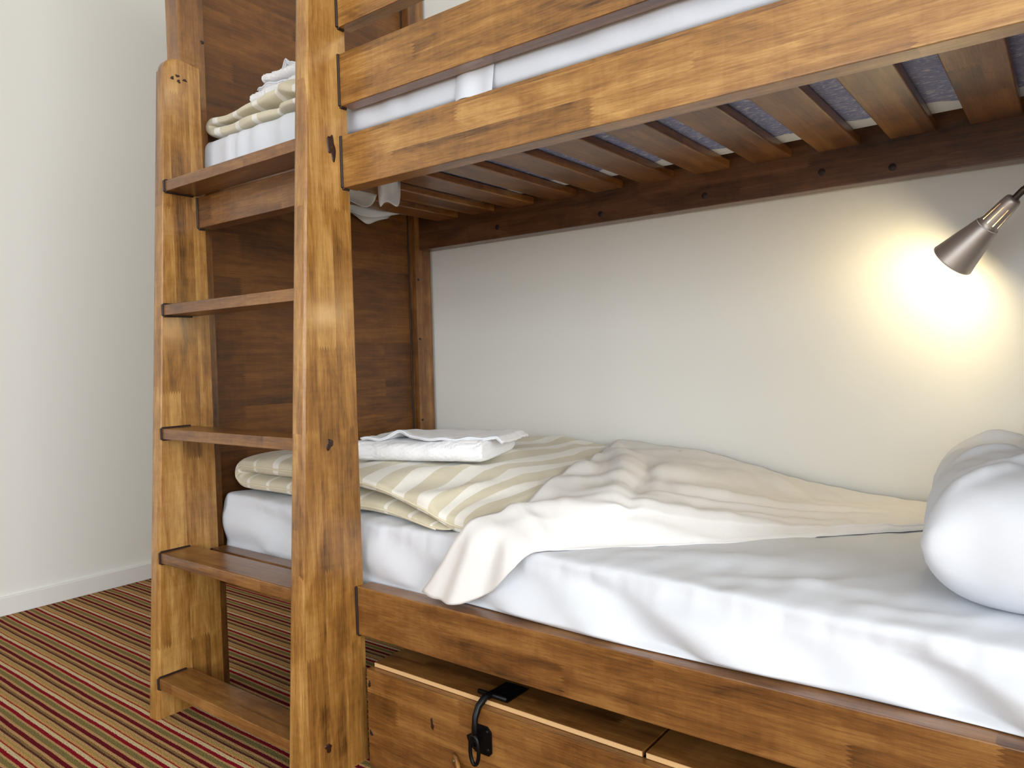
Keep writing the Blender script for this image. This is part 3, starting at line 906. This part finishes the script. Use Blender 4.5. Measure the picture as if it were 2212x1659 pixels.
# ------------------------------------------------------------------ sheet tails poking down between the upper slats
def flap(x0, y0, x1, y1, ztop, drop, seed, curl=.01):
    nu, nv = 18, 14
    U, V = np.meshgrid(np.linspace(0, 1, nu), np.linspace(0, 1, nv), indexing='ij')
    dep = drop * (1 - (2 * U - 1) ** 2) ** .6 * (1 + .25 * np.sin(U * 7 + seed)) + .001
    X = x0 + (x1 - x0) * U + curl * np.sin(np.pi * V) * np.sin(U * 5 + seed)
    Y = y0 + (y1 - y0) * U + curl * V * np.cos(U * 6 + seed)
    Z = ztop - dep * V
    me = grid_mesh('sheet_tail', np.stack([X, Y, Z], -1), M_SHEET)
    o = mesh_obj('sheet_tail', me, mu)
    m_ = o.modifiers.new('thickness', 'SOLIDIFY'); m_.thickness = .0015
    return o
flap(-1.330, 1.232, -1.328, 1.305, 1.243, .085, 1)
flap(-1.4728, 1.17, -1.4728, 1.37, 1.243, .045, 2)
flap(-1.615, 1.10, -1.615, 1.30, 1.243, .042, 3)
flap(-1.615, 1.27, -1.615, 1.62, 1.243, .028, 4)
flap(-1.6865, 1.44, -1.6865, 1.62, 1.243, .030, 5)

# ------------------------------------------------------------------ storage chest under the bed
ch = empty('storage_chest', (-.52, 1.28, 0))
tag(ch, 'low brown wooden storage chest with two lids under the lower bunk', 'chest')
CX0, CX1, CY0, CY1, CH = -1.092, 0.06, .945, 1.62, .196
front_b = board('front_board', M_WOODR, A_RAIL(((CX0 + CX1) / 2, CY0 + .009, CH / 2 + .002)), (CX1 - CX0, CH - .004, .018), ch, bev=.0012)
board('back_board', M_WOODR, A_RAIL(((CX0 + CX1) / 2, CY1 - .009, CH / 2 + .002)), (CX1 - CX0, CH - .004, .018), ch, bev=.0012)
for xx in (CX0 + .009, CX1 - .009):
    board('side_board', M_WOODR, A_PANEL((xx, (CY0 + CY1) / 2, CH / 2 + .002)), (CY1 - CY0 - .038, CH - .004, .018), ch, bev=.0012)
for (a_, b_) in ((CX0 + .006, -.5065), (-.5015, CX1 - .004)):
    ld_ = board('lid', M_WOODR, A_FLAT(((a_ + b_) / 2, (.961 + CY1) / 2, CH + .0045)), (b_ - a_, CY1 - .961, .009), ch, bev=.0008)
    board('raw_lid_edge', M_RAW, A_RAIL(((a_ + b_) / 2, .9606, CH + .0047)), (b_ - a_ - .002, .0075, .0012), ld_, bev=0, seg=1)
for zz in (.168, .072):
    blob('dowel', front_b, (CX0 + .008, CY0 - .0001, zz), (0, -1, 0), .0042, .006, M_BEAD, int(zz * 1000), .0006)
blob('knot', front_b, (-.92, CY0 - .0001, .135), (0, -1, 0), .004, .010, M_KNOT, 77, .0003)
# hasp on the first lid
ZL = CH + .009
hasp = board('hasp_plate', M_BLACK, Matrix.Translation((-.790, 1.000, ZL + .0015)), (.050, .062, .003), ch, bev=.0008)
tag(hasp, 'black iron hasp plate')
for dx, dy in ((-.012, .012), (.012, .012), (0, -.006)):
    blobM = Matrix.Translation((-.790 + dx, 1.0 + dy, ZL + .003))
    lathe('screw', [(0.0002, .0015), (.003, .0012), (.0042, 0)], M_BLACK, blobM, hasp, seg=12)
tube('hinge_pin', [(-.828, .969, ZL + .006), (-.766, .969, ZL + .006)], .0042, M_BLACK, hasp, seg=10)
hook = [(-.800, .972, ZL + .007), (-.803, .955, ZL + .006), (-.805, .940, ZL - .004), (-.806, .932, ZL - .020), (-.806, .929, ZL - .038), (-.805, .927, ZL - .055)]
hk = tube('hasp_arm', hook, [.0062, .0064, .0060, .0056, .0052, .0048], M_BLACK, hasp, seg=10)
loop = [(-.805 + .0095 * math.sin(t), .926, ZL - .074 + .025 * math.cos(t)) for t in np.linspace(0, 2 * math.pi, 25)]
tube('hasp_loop', loop, .0034, M_BLACK, hk, seg=8)
def staple():
    pts = [(-.022, -.020), (-.014, -.028), (.016, -.028), (.022, -.022), (.022, .014), (.014, .022), (-.010, .022), (-.018, .014)]
    o = prism('staple_plate', pts, .003, M_BLACK, A_RAIL((-.803, CY0 - .0015, .146)), ch, bev=.0006)
    for dx, dz in ((-.014, .012), (.013, .013), (.014, -.018), (-.014, -.018)):
        lathe('screw', [(.0002, .0014), (.0026, .001), (.0036, 0)], M_BLACK, A_RAIL((-.803 + dx, CY0 - .003, .146 + dz)), o, seg=12)
    arc = [(-.815 + .003 * math.sin(k), CY0 - .003 - .014 * math.sin(k), .146 - .012 * math.cos(k) - .004) for k in np.linspace(0, math.pi, 10)]
    tube('staple_ring', arc, .003, M_BLACK, o, seg=8)
    wing = [(-.022, .004), (-.016, -.014), (-.006, -.016), (-.004, -.004), (-.012, .010)]
    prism('turn_wing', wing, .004, M_BLACK, A_RAIL((-.808, CY0 - .008, .142)), o, bev=.0008)
    return o
tag(staple(), 'black iron staple that the hasp hooks over')
# bent wooden pull near the bottom of the front board
hp = [(-.868, CY0 - .003, .090), (-.858, CY0 - .006, .087), (-.846, CY0 - .014, .080), (-.836, CY0 - .022, .068), (-.80, CY0 - .026, .050), (-.76, CY0 - .022, .042), (-.74, CY0 - .004, .040)]
rows = []
for i, p in enumerate(hp):
    rows.append([(p[0], p[1] - .003, p[2] + .010), (p[0], p[1] - .003, p[2] - .010), (p[0], p[1] + .003, p[2] - .010), (p[0], p[1] + .003, p[2] + .010)])
pull = mesh_obj('pull_handle', grid_mesh('pull_handle', rows, M_WOOD, close_v=True, caps=True), ch)
lathe('screw', [(.0002, .0012), (.0022, .001), (.003, 0)], M_SCREW, A_RAIL((-.864, CY0 - .007, .088)), pull, seg=12)

# ------------------------------------------------------------------ reading lamps on the wall
M_BULB = plain('warm_bulb', (255, 196, 112), 0.5, emit=1.0)
def warm(strength):
    b = M_BULB.node_tree.nodes['Principled BSDF']
    b.inputs['Emission Color'].default_value = (1.0, 0.83, 0.48, 1)
    b.inputs['Emission Strength'].default_value = strength
warm(215.0)
M_INNER = plain('white_lamp_lining', (225, 222, 214), 0.6)
def lamp(mouth, neck, base, label):
    mouth, neck, base = Vector(mouth), Vector(neck), Vector(base)
    ax = (neck - mouth).normalized()
    q = ax.to_track_quat('Z', 'Y').to_matrix().to_4x4()
    K = .84
    M = Matrix.Translation(mouth) @ q @ Matrix.Scale(K, 4)
    t = empty('reading_lamp', base)
    prof = [(.0478, 0), (.0482, .0015), (.0475, .004), (.0262, .100), (.0258, .101), (.0232, .104), (.0222, .109), (.0216, .112), (.0186, .156), (.0180, .160), (.0172, .168), (.0160, .1735), (.0135, .176), (.0055, .177)]
    def skip(i, k): return i == 7 and k % 6 == 2
    sh = lathe('lamp_shade', prof, M_STEEL, M, t, seg=60, skip=skip)
    inner = [(.0476, .0005), (.0470, .004), (.0256, .100), (.0256, .103)]
    lathe('shade_lining', inner, M_INNER, M, sh, seg=60)
    # bulb with neck
    bp = [(.0005, -.006), (.010, -.004), (.017, .002), (.0195, .011), (.0185, .021), (.0140, .038), (.0115, .055)]
    lathe('bulb', bp, M_BULB, M, t, seg=24)
    lathe('bulb_socket', [(.0125, .055), (.0135, .056), (.0135, .100), (.0005, .101)], M_NECK, M, t, seg=24)
    # gooseneck
    p0 = mouth + ax * .174 * K
    pts = []
    ctrl = [p0, p0 + ax * .03, p0 + ax * .075, base + Vector((0, -.075, 0.01)), base + Vector((0, -.03, 0)), base + Vector((0, -.004, 0))]
    C = chaikin(np.array([tuple(c) for c in ctrl]), 4, False)
    L = np.concatenate([[0], np.cumsum(np.linalg.norm(np.diff(C, axis=0), axis=1))])
    sN = np.linspace(0, L[-1], 260)
    pts = np.stack([np.interp(sN, L, C[:, k]) for k in range(3)], -1)
    rad = [.0062 if s_ < .022 else .0050 + .0006 * math.sin(s_ / .0032 * 2 * math.pi) for s_ in sN]
    tube('gooseneck', [tuple(p) for p in pts], rad, M_NECK, t, seg=12)
    lathe('wall_plate', [(.0005, .022), (.020, .021), (.036, .016), (.040, .010), (.040, .0)], M_STEEL, axes((1, 0, 0), (0, 0, 1), (0, -1, 0), base), t, seg=40)
    tag(t, label, 'lamp')
    return t
lamp((-.185, 1.652, .955), (-.101, 1.613, 1.034), (.10, YB - .001, 1.09), 'bronze cone reading lamp on a gooseneck, lit above the lower bunk pillow')
lamp((-.190, 1.652, 1.955), (-.106, 1.613, 2.034), (.10, YB - .001, 2.09), 'bronze cone reading lamp lit above the upper bunk')
